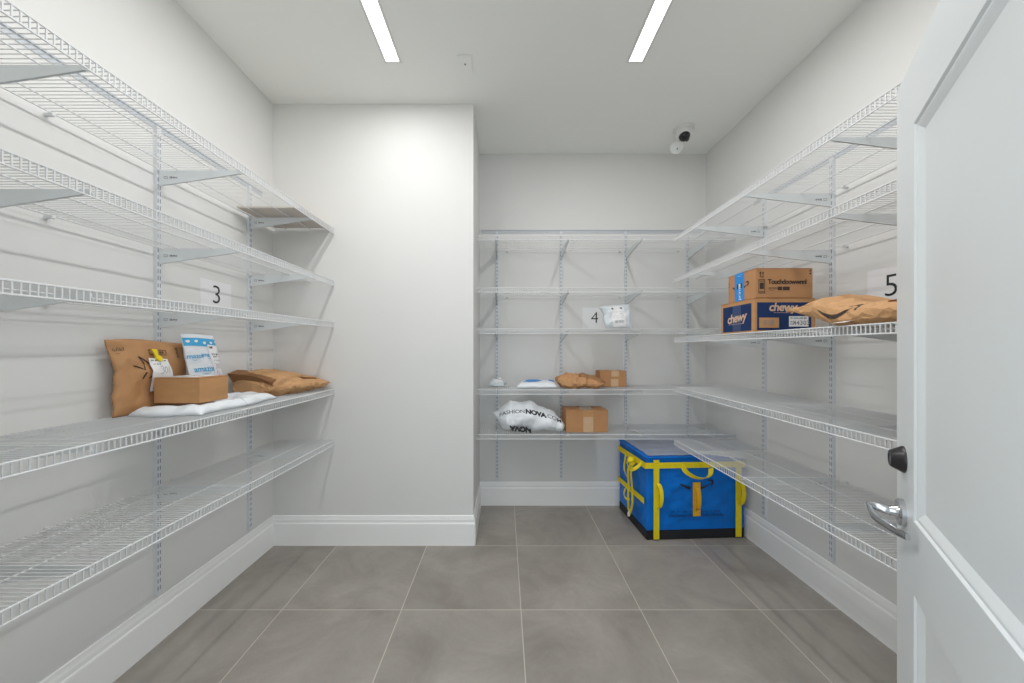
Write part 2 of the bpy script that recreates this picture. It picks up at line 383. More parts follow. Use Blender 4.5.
# ------------------------------------------------------------------ shelving
RW, RL, RF = .0014, .0030, .0021
UP = V((0,0,1))
def shelf(side, order, z0, z1, label, brackets, decor=True):
    """z0 = height at the near/left end, z1 at the far/right end"""
    if side == 'left':  O, L, D, ln, dp, r0 = V((XL,.50,0)), V((0,1,0)), V((1,0,0)), 1.978, .416, 0
    if side == 'right': O, L, D, ln, dp = V((XR,.50,0)), V((0,1,0)), V((-1,0,0)), 2.152, .487
    if side == 'back':  O, L, D, ln, dp = V((XC+.008,YB,0)), V((1,0,0)), V((0,-1,0)), 1.915, .412
    # heights are measured at the visible ends
    def Z(s):
        if side == 'back': return z0 + (z1-z0)*s/ln
        sv = .34 if side == 'left' else .65
        return z0 + (z1-z0)*(s-sv)/(ln-sv)
    P = lambda s, d, dz=0: O + L*s + D*d + UP*(Z(s)+dz)
    t = thing('wire_shelf', label, 'shelf', P(ln/2, .02), 'white wire shelves on the %s wall' % side)
    longs = []; d = dp-.1575
    while d > .09: longs.append(d); d -= .1575
    if longs[-1] > .16: pass
    longs.append(.026)
    bm = bmesh.new(); sp = .0162; n = int(ln/sp)
    for i in range(n+1):
        s = ln*i/n
        tube(bm, [P(s,.022), P(s,dp-.001), P(s,dp+.0012,-.001), P(s,dp+.0012,-.033)], [RW,RW,RF,RF], 4)
    link('cross_wires', bm, M['wire'], t, smooth=False)
    bm = bmesh.new()
    for d in longs: tube(bm, [P(0,d,-.0042), P(ln,d,-.0042)], RL, 6)
    link('support_wires', bm, M['wire'], t, smooth=True)
    bm = bmesh.new(); tube(bm, [P(0,dp+.0012,-.033), P(ln,dp+.0012,-.033)], RL, 6); tube(bm, [P(0,dp+.0012,-.0002), P(ln,dp+.0012,-.0002)], RL, 6)
    link('front_lip', bm, M['wire'], t, smooth=True)
    # small wall clips
    for s in [x for x in (ln*.12, ln*.38, ln*.62, ln*.88)]:
        bm = bmesh.new(); obox(bm, P(s-.006, 0, -.014), L, D, UP, .012, .03, .012)
        bmesh.ops.bevel(bm, geom=bm.edges[:], offset=.002, segments=1, affect='EDGES')
        link('wall_clip', bm, M['wire'], t)
    for s in brackets:
        bm = bmesh.new(); zt = -.0072
        prof = [(.016, zt), (dp-.012, zt), (dp-.012, zt-.012), (dp-.03, zt-.015), (dp*.6, zt-.036), (.03, zt-.068), (.016, zt-.070)]
        th = .0022
        a = [bm.verts.new(P(s-th, d, 0)+UP*dz) for d, dz in prof]; b = [bm.verts.new(P(s+th, d, 0)+UP*dz) for d, dz in prof]
        for q in (a, b):
            for v in q: pass
        # keep the bracket level even where the shelf slopes
        bm.faces.new(a); bm.faces.new(b)
        for i in range(len(prof)): j = (i+1) % len(prof); bm.faces.new((a[i], a[j], b[j], b[i]))
        # folded lower edge
        low = prof[3:6]
        for (d0, e0), (d1, e1) in zip(low, low[1:]):
            q = [bm.verts.new(P(s+x, d, 0)+UP*(e+y)) for (d, e) in ((d0,e0),(d1,e1)) for x in (-.004,.004) for y in (0,.0015)]
            for f in ((0,1,3,2),(4,5,7,6),(0,1,5,4),(2,3,7,6),(1,3,7,5),(0,2,6,4)): bm.faces.new([q[k] for k in f])
        tube(bm, [P(s, dp-.016, -.014), P(s, dp-.008, -.020), P(s, dp-.0065, -.027)], .0028, 6)
        br = link('shelf_bracket', bm, M['brkt'], t)
        if decor:
            nd = -1 if side != 'back' else 1
            off = P(s, 0)+L*nd*(th+.0006)
            # little printed code near the wall
            mp = lambda x, y, off=off: off + D*x + UP*(y)
            sh = join2d(frame2d(.040,-.045,.056,-.034,.0016), smalltext2d(.066,.100,-.0395,.010,5,.9))
            decal('printed_code', sh, mp, M['slot'], br)
    return t

LZ = [(CAMZ+.812, CAMZ+.8225), (CAMZ+.462, CAMZ+.467), (CAMZ+.163, CAMZ+.189), (CAMZ-.263, CAMZ-.267), (CAMZ-.602, CAMZ-.613)]
RZ = [(CAMZ+.834, CAMZ+.8176), (CAMZ+.537, CAMZ+.521), (CAMZ+.0865, CAMZ+.0885), (CAMZ-.288, CAMZ-.268), (CAMZ-.664, CAMZ-.655)]
BZ = [CAMZ+.8487, CAMZ+.460, CAMZ+.156, CAMZ-.296, CAMZ-.628]
LU = [1.034, 1.648, 2.243]; RU = [.914, 1.412, 1.911, 2.408]; BU = [-.06, .487, 1.036, 1.562]
LT = ['top wire shelf on the left wall, carrying only a flat brown sheet',
      'second wire shelf from the top on the left wall, empty, above the number 3 card',
      'middle wire shelf on the left wall, empty, crossing just under the number 3 card',
      'fourth wire shelf from the top on the left wall, holding brown and white parcels',
      'lowest wire shelf on the left wall, empty, above the long white baseboard']
RT = ['top wire shelf on the right wall, empty, highest beside the door',
      'second wire shelf down on the right wall, empty, just above two stacked boxes',
      'middle wire shelf on the right wall, holding two stacked boxes and a brown paper bag',
      'fourth wire shelf down on the right wall, empty, level with the black deadbolt',
      'lowest wire shelf on the right wall, empty, reaching over the blue tote']
BT = ['top wire shelf on the back wall, empty, under the metal hanging rail',
      'second wire shelf from the top on the back wall, empty, above the number 4 card',
      'middle wire shelf on the back wall, holding one upright silver-white poly mailer',
      'fourth wire shelf down on the back wall, with small box and three soft parcels',
      'lowest wire shelf on the back wall, with a plump white bag and a brown box']
for i in range(5):
    shelf('left', i, LZ[i][0], LZ[i][1], LT[i], [y-.50 for y in LU])
    shelf('right', i, RZ[i][0], RZ[i][1], RT[i], [y-.50 for y in RU])
    shelf('back', i, BZ[i], BZ[i], BT[i], [x-XC-.008 for x in BU])

def upright(O, L, D, label, group):
    """slotted wall standard: U channel with two columns of slots"""
    zb, zt = .222, CAMZ+1.008; w, d = .021, .016
    bm = bmesh.new(); O = V(O)
    obox(bm, O-L*w/2+UP*zb, L, D, UP, w, d, zt-zb, 0)
    z = zb+.02; m = w/2
    while z < zt-.03:
        for c in (-.0052, .0052):
            obox(bm, O+L*(c-.0016)+D*(d-.001)+UP*z, L, D, UP, .0032, .0014, .019, 1)
        z += .03175
    o = link('slotted_upright', bm, [M['stand'], M['slot']], None, origin=O+UP*zb)
    return tag(o, label, 'shelf upright', group)
X, Y = V((1,0,0)), V((0,1,0))
for y, s in zip(LU, ('slotted metal upright on the left wall, nearest the doorway, well before the parcels',
                     'slotted metal upright on the left wall, behind the brown padded mailer with the tag',
                     'slotted metal upright on the left wall, farthest in, next to the number 3 card')):
    upright((XL, y, 0), Y, X, s, 'slotted uprights on the left wall')
for y, s in zip(RU, ('slotted metal upright on the right wall, nearest the doorway, behind the open door',
                     'slotted metal upright on the right wall beside the number 5 card, hidden by the door',
                     'slotted metal upright on the right wall, just behind the brown paper bag with arrow',
                     'slotted metal upright on the right wall, farthest in, behind the two stacked boxes')):
    upright((XR, y, 0), Y, -X, s, 'slotted uprights on the right wall')
for x, s in zip(BU, ('slotted metal upright on the back wall, closest to the stepped-out wall, above the grey packet',
                     'slotted metal upright on the back wall, left of the number 4 card',
                     'slotted metal upright on the back wall, right of the upright silver-white mailer',
                     'slotted metal upright on the back wall, nearest the right-hand corner')):
    upright((x, YB, 0), X, -Y, s, 'slotted uprights on the back wall')
def hang_rail(O, L, D, ln, label):
    bm = bmesh.new(); z = CAMZ+1.0; O = V(O)
    prof = [(0,0),(.003,0),(.003,.004),(.0015,.005),(.0015,.022),(.003,.023),(.007,.023),(.007,.030),(0,.030)]
    a = [bm.verts.new(O+D*d+UP*(z+h-.004)) for d, h in prof]; b = [bm.verts.new(O+L*ln+D*d+UP*(z+h-.004)) for d, h in prof]
    bm.faces.new(a); bm.faces.new(b)
    for i in range(len(prof)): j = (i+1) % len(prof); bm.faces.new((a[i], a[j], b[j], b[i]))
    s = .12
    while s < ln:
        lathe(bm, O+L*s+D*.0015+UP*(z+.009), D, [(0,.005),(.0025,.004),(.003,0)], 10); s += .406
    tag(link('hanging_rail', bm, M['rail'], None, origin=O+UP*z), label, 'rail')
hang_rail((XL, .52, 0), Y, X, 1.85, 'long flat metal hanging rail high on the left wall')
hang_rail((XR, .52, 0), Y, -X, 2.0, 'long flat metal hanging rail high on the right wall')
hang_rail((XC+.015, YB, 0), X, -Y, 1.88, 'long flat metal hanging rail high across the back wall')

# ------------------------------------------------------------------ number cards on the walls
def number_sign(num, cen, U, N, w, h, label, dsize, ddx=0, ddy=0):
    U = V(U); N = V(N); cen = V(cen)
    t = thing('number_sign', label, 'sign', cen, 'numbered cards on the walls')
    bm = bmesh.new(); obox(bm, cen-U*w/2-UP*h/2+N*.0004, U, UP, N, w, h, .0009); link('card', bm, M['card'], t)
    sh = text2d(num, dsize, off=-.0012*dsize/.14)
    decal('printed_number', move2d(sh, ddx, ddy), lambda x, y: cen+U*x+UP*y+N*.0019, M['black'], t)
number_sign('3', (XL, 1.996, CAMZ+.275), (0,1,0), (1,0,0), .214, .20, 'white card with a black number 3 on the left wall', .142, 0, .022)
number_sign('4', (.770, YB, CAMZ+.262), (1,0,0), (0,-1,0), .20, .20, 'white card with a black number 4 on the back wall', .138, .005, .01)
number_sign('5', (XR, 1.626, CAMZ+.272), (0,-1,0), (-1,0,0), .214, .20, 'white card with a black number 5 on the right wall, cut off by the door', .142, 0, .012)

# ------------------------------------------------------------------ door
S_, C_ = .603, .798                     # away-from-hinge direction
DH = V((-S_, -C_, 0)); DN = V((-C_, S_, 0)); DW, DT, DZ0, DZ1 = .905, .044, .010, 2.006
LEAD = V((HX, HY, 0)) - DH*DW
Dp = lambda a, n, z: LEAD + DH*a + DN*n + UP*z
droot = bpy.data.objects.new('door_1', None); C.objects.link(droot); droot.location = V((HX, HY, 0)); droot['kind'] = 'structure'
droot['label'] = 'white two-panel door standing open on the right, with black deadbolt and chrome lever'; droot['category'] = 'door'
bm = bmesh.new()
panels = [(.152, DW-.125, .928, 1.850), (.152, DW-.125, .24, .757)]
xs = [0, .152, DW-.125, DW]; zs = [DZ0, .24, .757, .928, 1.850, DZ1]
gv = {}
def dv(a, n, z):
    k = (round(a,4), round(n,4), round(z,4))
    if k not in gv: gv[k] = bm.verts.new(Dp(a, n, z))
    return gv[k]
STEP = [(0,0),(.004,-.0045),(.010,-.0045),(.014,-.006),(.028,-.0125),(.032,-.0125)]
for nn, sg in ((0, 1), (-DT, -1)):
    for i in range(3):
        for j in range(5):
            if i == 1 and j in (1, 3): continue
            bm.faces.new([dv(a, nn, z) for a, z in ((xs[i],zs[j]),(xs[i+1],zs[j]),(xs[i+1],zs[j+1]),(xs[i],zs[j+1]))])
    for (a0, a1, z0, z1) in panels:
        prev = None
        for off, dn in STEP:
            ring = [dv(a, nn+sg*dn, z) for a, z in ((a0+off,z0+off),(a1-off,z0+off),(a1-off,z1-off),(a0+off,z1-off))]
            if prev:
                for k in range(4): bm.faces.new((prev[k], prev[(k+1)%4], ring[(k+1)%4], ring[k]))
            prev = ring
        bm.faces.new(prev)
for i in range(3):
    for z in (DZ0, DZ1): bm.faces.new([dv(xs[i],0,z), dv(xs[i+1],0,z), dv(xs[i+1],-DT,z), dv(xs[i],-DT,z)])
for j in range(5):
    for a in (0, DW): bm.faces.new([dv(a,0,zs[j]), dv(a,0,zs[j+1]), dv(a,-DT,zs[j+1]), dv(a,-DT,zs[j])])
slab = link('door_slab', bm, M['door'], droot)
# deadbolt
bm = bmesh.new(); lathe(bm, Dp(.068, 0, 1.051), DN, [(0,.033),(.003,.033),(.006,.031),(.023,.0215),(.0255,.019),(.0255,.012),(.024,.012),(.024,0)], 40)
db = link('deadbolt', bm, M['dark'], droot, smooth=True)
bm = bmesh.new(); obox(bm, Dp(.0675, .0235, 1.045), DH, DN, UP, .0015, .002, .012); link('keyhole', bm, M['chrome'], db)
# lever
bm = bmesh.new(); zl = .917; al = .066
lathe(bm, Dp(al, 0, zl), DN, [(0,.033),(.008,.033),(.011,.030),(.011,.016),(.020,.0125),(.026,.012)], 40)
lv = link('lever_handle', bm, M['chrome'], droot, smooth=True)
bm = bmesh.new()
def bar(bm, secs):
    """secs: list of (a, n, z, half a-width, half n-width, half height)"""
    R = []
    for a, n, z, wa, wn, hh in secs:
        R.append([bm.verts.new(Dp(a+wa*math.cos(t), n+wn*math.cos(t)*0+wn*(-math.sin(0)), z)) if False else bm.verts.new(Dp(a+wa*x, n+wn*x, z+hh*y)) for t, x, y in [(0,*c) for c in ((-1,-.6),(-.6,-1),(.6,-1),(1,-.6),(1,.6),(.6,1),(-.6,1),(-1,.6))]])
    for r, q in zip(R, R[1:]):
        for k in range(8): bm.faces.new((r[k], r[(k+1)%8], q[(k+1)%8], q[k]))
    bm.faces.new(R[0]); bm.faces.new(R[-1])
bar(bm, [(al,.022,zl,.010,0,.010),(al,.032,zl+.001,.010,0,.0105),(al,.044,zl+.003,.0085,0,.011),(al-.001,.056,zl+.005,.006,0,.009),(al-.002,.063,zl+.006,.002,0,.005)])
link('lever_neck', bm, M['chrome'], lv, smooth=True)
bm = bmesh.new()
bar(bm, [(al-.004,.066,zl+.009,.001,.001,.003),(al+.002,.063,zl-.002,.003,.002,.010),(al+.010,.058,zl-.012,.003,.003,.012),(al+.022,.051,zl-.019,.003,.004,.010),
         (al+.042,.042,zl-.022,.002,.004,.0085),(al+.068,.033,zl-.022,.0015,.004,.008),(al+.094,.026,zl-.020,.001,.004,.008),(al+.118,.021,zl-.016,.001,.004,.008),(al+.132,.018,zl-.013,.001,.004,.008)])
link('lever_grip', bm, M['chrome'], lv, smooth=True)
# door frame of the opening
bm = bmesh.new(); box(bm, (OX0, YF0-.01, 0), (OX0+.012, YF1, 2.02)); box(bm, (HX, YF0-.01, 0), (HX+.012, YF1-.03, 2.02)); box(bm, (OX0+.012, YF0-.01, 2.018), (HX, YF1, 2.03))
struct('trim_1', bm, M['trim'])

# ------------------------------------------------------------------ cardboard boxes
def carton(name, label, O, U, W, w, d, h, m, group=None, seam='U', flapm=None):
    O, U, W = V(O), V(U).normalized(), V(W).normalized()
    t = thing(name, label, 'box', O+U*w/2+W*d/2, group)
    bm = bmesh.new(); obox(bm, O, U, W, UP, w, d, h-.004)
    if seam == 'U':
        obox(bm, O+UP*(h-.0039), U, W, UP, w, d/2-.001, .0039); obox(bm, O+W*(d/2+.001)+UP*(h-.0039), U, W, UP, w, d/2-.001, .0039)
    else:
        obox(bm, O+UP*(h-.0039), U, W, UP, w/2-.001, d, .0039); obox(bm, O+U*(w/2+.001)+UP*(h-.0039), U, W, UP, w/2-.001, d, .0039)
    bmesh.ops.bevel(bm, geom=[e for e in bm.edges], offset=.0016, segments=2, affect='EDGES')
    link('carton_body', bm, m, t, smooth=True)
    return t, O, U, W
def front(O, U): return plane_map(O, U, UP)              # x along U, y up; faces U x UP
def top(O, U, W, h): return plane_map(V(O)+UP*h, U, W)

# right wall shelf: the two stacked printed boxes
zd = CAMZ+.088+.002
t, O, U, W = carton('shipping_box', 'brown box with big navy panels, under the blue-taped box on the right wall shelf',
                    (1.262, 1.838, zd), (1,0,0), (0,1,0), .306, .285, .172, M['kraft'])
f = front(O, U)
decal('navy_panel', rect2d(.012,.010,.285,.150), f, M['navy'], t)
f2 = plane_map(O, U, UP, .0014); f3 = plane_map(O, U, UP, .0019)
decal('logo_print', join2d(move2d(text2d('chewy', .058, shear=.18, bold=.0016, space=.92), .140, .125), smalltext2d(.095,.190,.098,.0035,4,1)), f2, M['peach'], t)
decal('bare_patch', rect2d(.022,.022,.122,.073), f2, M['kraft'], t)
decal('barcode_print', join2d(barcode2d(.044,.064,.036,.060,7,3), barcode2d(.069,.098,.034,.062,12,4)), f3, M['grey'], t)
decal('shipping_label', rect2d(.172,.028,.270,.080), f2, M['white'], t)
decal('label_print', join2d(smalltext2d(.180,.262,.070,.010,9,.95), move2d(text2d('44303', .030, space=1.12, bold=.0006), .234, .046), smalltext2d(.179,.197,.053,.009,6,1), smalltext2d(.179,.197,.041,.009,7,1)), f3, M['grey'], t)
fl = plane_map(O+W*.285, -W, UP); fl2 = plane_map(O+W*.285, -W, UP, .0014)
decal('navy_panel', rect2d(.022,.010,.262,.150), fl, M['navy'], t)
decal('clear_tape', rect2d(.110,.011,.180,.149), plane_map(O+W*.285, -W, UP, .0010), mat('clear_tape_on_navy', (.022,.048,.14), .3), t)
decal('logo_print', join2d(move2d(text2d('chewy', .066, shear=.18, bold=.0018, space=.92), .142, .082, rot=.08), smalltext2d(.075,.205,.050,.0035,4,1)), fl2, M['peach'], t)
t, O, U, W = carton('shipping_box', 'brown box with bright blue tape and printed lettering, on top of the navy-panelled box',
                    (1.268, 1.838, zd+.173), (1,0,0), (0,1,0), .287, .224, .150, M['kraft2'], seam='W')
f = front(O, U)
decal('printed_lettering', move2d(text2d('Touchdoowwnn!', .0325, bold=.0013, align='LEFT', space=.86), .060, .080), f, M['ink2'], t)
decal('logo_print', join2d(move2d(text2d('amazon', .019, align='LEFT', space=.95), .064, .050), move2d(smile2d(.028), .078, .042)), f, M['ink2'], t)
decal('logo_print', join2d(rect2d(.110,.038,.132,.056), rect2d(.135,.038,.170,.056)), f, M['ink2'], t)
decal('phone_symbol', join2d(
    frame2d(.013,.022,.046,.093,.003), rect2d(.017,.028,.042,.032), rect2d(.019,.044,.040,.076), rect2d(.017,.082,.042,.086),
    ), f, M['ink2'], t)
decal('this_way_up_mark', join2d(rect2d(.017,.104,.042,.107), stroke2d([(.023,.110),(.023,.122),(.023,.123),(.023,.132)], [.003,.003,.012,.001]), stroke2d([(.036,.110),(.036,.122),(.036,.123),(.036,.132)], [.003,.003,.012,.001]),
    ), f, M['ink2'], t)
for y_ in (.118, .132): decal('corner_mark', rect2d(.270,y_,.278,y_+.008), f, M['ink2'], t)
fl = plane_map(O+W*.224, -W, UP); fl2 = plane_map(O+W*.224, -W, UP, .0014)
decal('arrow_print', join2d(move2d(smile2d(.125, k=1.7), .100, .082), rect2d(.004,.088,.010,.096), rect2d(.004,.104,.010,.112)), fl, M['ink2'], t)
decal('blue_tape', rect2d(.058,.0,.136,.150), plane_map(O+W*.224, -W, UP, .0011), M['bluet'], t)
decal('tape_print', join2d(move2d(text2d('prime', .034), .098, .045, rot=1.57), move2d(smile2d(.03), .098,.138), rect2d(.090,.068,.106,.092)), fl2, M['white'], t)
decal('tape_patch', join2d(rect2d(.078,.066,.089,.094), rect2d(.107,.068,.118,.094)), fl2, M['ink2'], t)
decal('blue_tape', rect2d(0,.078,.06,.142), top(O+W*.0, U, W, .150), M['bluet'], t)

# small box on the left shelf (rotated a touch, on the white mailer)
zl4 = CAMZ-.2655+.002
bz = CAMZ-.224
t, O, U, W = carton('cardboard_box', 'plain tan box with a white label on top, lying on the flat white mailer', (-1.474, 1.536, bz), (.196,-.006,0), (.005,.170,0), .196, .155, .108, M['kraft'], seam='U')
decal('shipping_label', rect2d(.018,.012,.165,.145), top(O, U, W, .1082), M['white'], t)
decal('label_print', join2d(barcode2d(.03,.12,.03,.055,16,3), smalltext2d(.03,.15,.08,.008,2), smalltext2d(.03,.14,.10,.008,3), smalltext2d(.03,.11,.12,.008,5)), plane_map(O+UP*.1082, U, W, .0013), M['grey'], t)
# box on the lowest back shelf
z5 = BZ[4]+.002
t, O, U, W = carton('cardboard_box', 'plain brown taped box beside the plump white bag on the lowest back shelf', (.472, 2.772, z5), (1,0,0), (-.01,1,0), .318, .19, .170, M['kraft2'], seam='W')
decal('packing_tape', rect2d(.130,.001,.206,.118), front(O, U), M['tape'], t)
decal('clear_tape', join2d(rect2d(.128,.118,.208,.1695)), front(O, U), M['kraft'], t)
decal('clear_tape', rect2d(.122,.0,.212,.19), top(O, U, W, .1702), M['cleart'], t)
# small box on the fourth back shelf
z4 = BZ[3]+.002
t, O, U, W = carton('cardboard_box', 'small brown taped box at the right end of the parcels on the fourth back shelf', (.768, 2.915, z4), (1,0,0), (0,1,0), .208, .15, .126, M['kraft2'], seam='W')
decal('packing_tape', join2d(rect2d(.086,.001,.146,.062), rect2d(.090,.082,.150,.1255)), front(O, U), M['tape'], t)
decal('packing_tape', rect2d(.090,.0,.150,.15), top(O, U, W, .1262), M['tape'], t)

# flat sheet on the top left shelf
zt_ = lambda y: LZ[0][0] + (LZ[0][1]-LZ[0][0])*(y-.84)/(2.478-.84)
bm = bmesh.new(); O = V((-1.545, 2.105, zt_(2.1)+.003)); U = V((1,.02,0)).normalized(); W = V((-.0,1,.006)).normalized(); obox(bm, O, U, W, UP, .372, .365, .009)
bmesh.ops.bevel(bm, geom=bm.edges[:], offset=.002, segments=2, affect='EDGES')
tag(link('cardboard_sheet', bm, mat('pale_cardboard', (.60,.50,.40), .8, var=.05, bump=.05), None, origin=O), 'flat pale brown cardboard sheet at the far end of the top left shelf', 'cardboard')

# ------------------------------------------------------------------ soft parcels
def slab_bag(name, label, cat, O, U, W, N, w, h, th, m, amp=.006, seed=1, sc=9, edge=None, nx=56, ny=44, hfun=None, flat=False, group=None, back=.35, cre=1.0):
    """pillow-shaped parcel in the plane U, W, bulging towards N; returns (object, mapping)"""
    O, U, W, N = V(O), V(U).normalized(), V(W).normalized(), V(N).normalized()
    edge = edge or (lambda a, b: (0, 0))
    def surf(a, b, side=1):
        a = min(1, max(0, a)); b = min(1, max(0, b))
        ex, ey = edge(a, b)
        e = min(a, 1-a)*w; g = min(b, 1-b)*h; k = .045
        fa = min(1, e/k); fb = min(1, g/k)
        fa = math.sqrt(max(0, 1-(1-fa)**2)); fb = math.sqrt(max(0, 1-(1-fb)**2))
        base = fa*fb*(.62+.38*abs(math.sin(math.pi*a))**.6*abs(math.sin(math.pi*b))**.6)
        hh = th*base*(hfun(a, b) if hfun else 1)
        P = O + U*(a*w+ex) + W*(b*h+ey)
        cr = crease(P, seed, sc)*amp*(.35+.65*fa*fb)
        if side > 0: return P + N*(.0045 + hh + cr*cre)
        return P + N*(.0015 + (abs(cr)*.3 if not flat else 0) - 0*hh)
    bm = bmesh.new(); G = {}
    for sd in (1, -1):
        for i in range(nx+1):
            for j in range(ny+1):
                on = i in (0, nx) or j in (0, ny)
                if sd == -1 and on: G[sd,i,j] = G[1,i,j]; continue
                G[sd,i,j] = bm.verts.new(surf(i/nx, j/ny, sd))
        for i in range(nx):
            for j in range(ny):
                q = (G[sd,i,j], G[sd,i+1,j], G[sd,i+1,j+1], G[sd,i,j+1]); bm.faces.new(q if sd > 0 else q[::-1])
    t = thing(name, label, cat, O + U*w/2, group)
    link('parcel_body', bm, m, t, smooth='all')
    mp = lambda x, y, off=.0016: surf(x/w, y/h) + N*off
    return t, mp

# brown padded mailer against the left wall
def edgeA(a, b):
    l = 1-a
    ex = l*interp([(0,.030),(.15,.036),(.25,.032),(.42,.044),(.50,.042),(.58,.052),(.66,.046),(1,.024)], b) + a*(.02*(1-b))
    return ex, .006*math.sin(a*5)*b
t, mp = slab_bag('padded_mailer', 'brown padded mailer with a yellow-clipped white tag, leaning on the left wall', 'parcel',
    (-1.515, 1.376, zl4), (0,1,0), (-.075,0,1), (1,0,.075), .362, .303, .022, M['paper2'], amp=.013, seed=3, sc=8, edge=edgeA,
    hfun=lambda a, b: .35+.65*min(1, (1-b)*3.2))
sg = .012
mp0 = mp
mp = lambda x, y, off=.0016: mp0(max(.002, x-.014), y, off)
decal('handwriting', join2d(stroke2d([(.035,.268),(.029,.262),(.034,.257),(.040,.262)], .0022), stroke2d([(.042,.257),(.047,.271),(.052,.257)], .0022), stroke2d([(.056,.270),(.056,.257),(.062,.258),(.060,.264)], .0022), stroke2d([(.067,.257),(.068,.272)], .0022), smalltext2d(.034,.05,.247,.004,4)), mp, M['black'], t, sg)
decal('marker_arrow', join2d(stroke2d([(.083,.195),(.112,.184),(.128,.176),(.134,.200),(.118,.222),(.112,.232)], .0052), stroke2d([(.112,.232),(.135,.218),(.158,.203),(.170,.195)], .0052),
    stroke2d([(.133,.165),(.126,.150),(.119,.138)], [.007,.008,.004]), stroke2d([(.148,.140),(.168,.153),(.185,.165)], [.004,.008,.006]),
    frame2d(.176,.240,.256,.262,.0022), smalltext2d(.215,.25,.251,.012,4)), mp, M['ink2'], t, sg)
decal('printed_marks', join2d(*[rect2d(.316+(i%2)*.004,.232+i*.0095,.330,.237+i*.0095) for i in range(5)]), mp, M['black'], t, sg)
mt = lambda x, y: mp(x, y, .012)
decal('paper_tag', ([(.150,.085),(.150,.224),(.247,.222),(.258,.150),(.250,.083)], [(0,1,2,3,4)]), mt, M['white'], t, sg, 'white paper tag')
mt2 = lambda x, y: mp(x, y, .0135)
decal('tag_writing', join2d(stroke2d([(.192,.186),(.203,.190),(.206,.182),(.198,.175),(.206,.168),(.202,.158),(.190,.158)], .0022), stroke2d([(.220,.187),(.212,.180),(.211,.166),(.218,.158),(.226,.166),(.226,.180),(.220,.187)], .0022), stroke2d([(.238,.190),(.236,.157)], .0022)), mt2, M['grey'], t, sg)
decal('tag_print', join2d(smalltext2d(.158,.235,.214,.006,3), smalltext2d(.158,.20,.198,.005,5,.5), rect2d(.160,.130,.190,.136), smalltext2d(.162,.19,.118,.006,6), smalltext2d(.162,.185,.106,.006,7), smalltext2d(.162,.185,.096,.006,8)), mt2, M['black'], t, sg)
bm = bmesh.new(); yc = lambda x, y, o: mp(x, y, o)
cv = []
for x, y in ((.172,.262),(.202,.262),(.198,.240),(.214,.228),(.212,.214),(.196,.210),(.184,.218),(.182,.240)):
    cv.append((bm.verts.new(yc(x,y,.013)), bm.verts.new(yc(x,y,.020))))
bm.faces.new([c[0] for c in cv]); bm.faces.new([c[1] for c in cv])
for i in range(len(cv)): j = (i+1) % len(cv); bm.faces.new((cv[i][0], cv[j][0], cv[j][1], cv[i][1]))
link('yellow_clip', bm, M['yclip'], t)

# white mailer with a blue band, leaning behind the tan box
t, mp = slab_bag('poly_mailer', 'white mailer with a light blue band, leaning upright behind the tan box', 'parcel',
    (-1.448, 1.700, zl4+.040), (-.0,1,0), (-.16,-.03,1), (1,0,.16), .194, .305, .020, M['poly'], amp=.006, seed=8, sc=10,
    edge=lambda a, b: ((1-a)*(.02*(1-b)*0-.012*b) + a*(-.016*b), -.006*abs(a-.35)*b))
mpu = mp
mp = lambda x, y, off=.0016: mpu(x, max(.002, y-.038), off)
decal('blue_band', join2d(([(.002,.284),(.203,.276),(.203,.318),(.002,.322)], [(0,1,2,3)])), mp, M['blueprint'], t, sg)
decal('band_pattern', join2d(*[move2d(([(0,-.004),(.008,0),(.01,.008),(0,.010),(-.01,.006),(-.008,-.001)], [(0,1,2,3,4,5)]), x, .298+.005*math.sin(x*40)) for x in (.02,.062,.105,.148,.185)]), lambda x, y: mp(x, y, .0026), M['white'], t)
aw = join2d(move2d(text2d('amazon', .030, bold=.0005), 0, 0), move2d(smile2d(.032), 0, -.014))
decal('logo_print', join2d(move2d(aw, .035, .232), move2d(aw, .118, .238), move2d(aw, .078, .168, s=1.25), move2d(aw, .03, .11), move2d(aw, .13, .10)), mp, M['blueprint'], t, sg)
decal('shipping_label', ([(.128,.10),(.120,.290),(.196,.285),(.202,.10)], [(0,1,2,3)]), lambda x, y: mp(x, y, .0026), M['white'], t, sg)
m3 = lambda x, y: mp(x, y, .0036)
decal('label_print', join2d(smalltext2d(.130,.150,.276,.012,3), smalltext2d(.135,.190,.240,.012,9), smalltext2d(.135,.185,.228,.007,2), smalltext2d(.135,.185,.21,.004,5)), m3, M['black'], t, sg)
decal('handwriting', join2d(stroke2d([(.138,.192),(.148,.194),(.150,.188),(.144,.183),(.150,.177),(.148,.169),(.138,.168)], .002), stroke2d([(.160,.192),(.155,.182),(.157,.170),(.163,.169),(.166,.180),(.160,.192)], .002), stroke2d([(.172,.188),(.179,.193),(.183,.186),(.172,.169),(.186,.169)], .002),
    stroke2d([(.138,.140),(.150,.160),(.155,.138),(.165,.150),(.175,.135),(.178,.125)], .003), stroke2d([(.140,.130),(.160,.135),(.170,.128)], .004)), m3, M['purple'], t, sg)

# flat white mailer under the tan box
def edgeM(a, b): return (.012*math.sin(b*7+1)*(1 if a < .5 else -1), (.014*math.sin(a*9))*(1-b) - .02*b*math.sin(a*3.1))
t, mp = slab_bag('poly_mailer', 'flat white mailer lying on the left shelf beneath the tan box', 'parcel',
    (-1.205, 1.445, zl4), (-.03,1,0), (-1,-.11,0), (0,0,1), .545, .275, .047, M['poly'], amp=.009, seed=5, sc=11, edge=edgeM, nx=80,
    hfun=lambda a, b: .52 if (.08 < a < .58 and b > .12) else .95)
decal('blue_print', join2d(smalltext2d(.30,.42,.20,.02,4), smalltext2d(.33,.46,.14,.018,6)), mp, mat('dark_blue_ink', (.06,.12,.25), .5), t, sg)

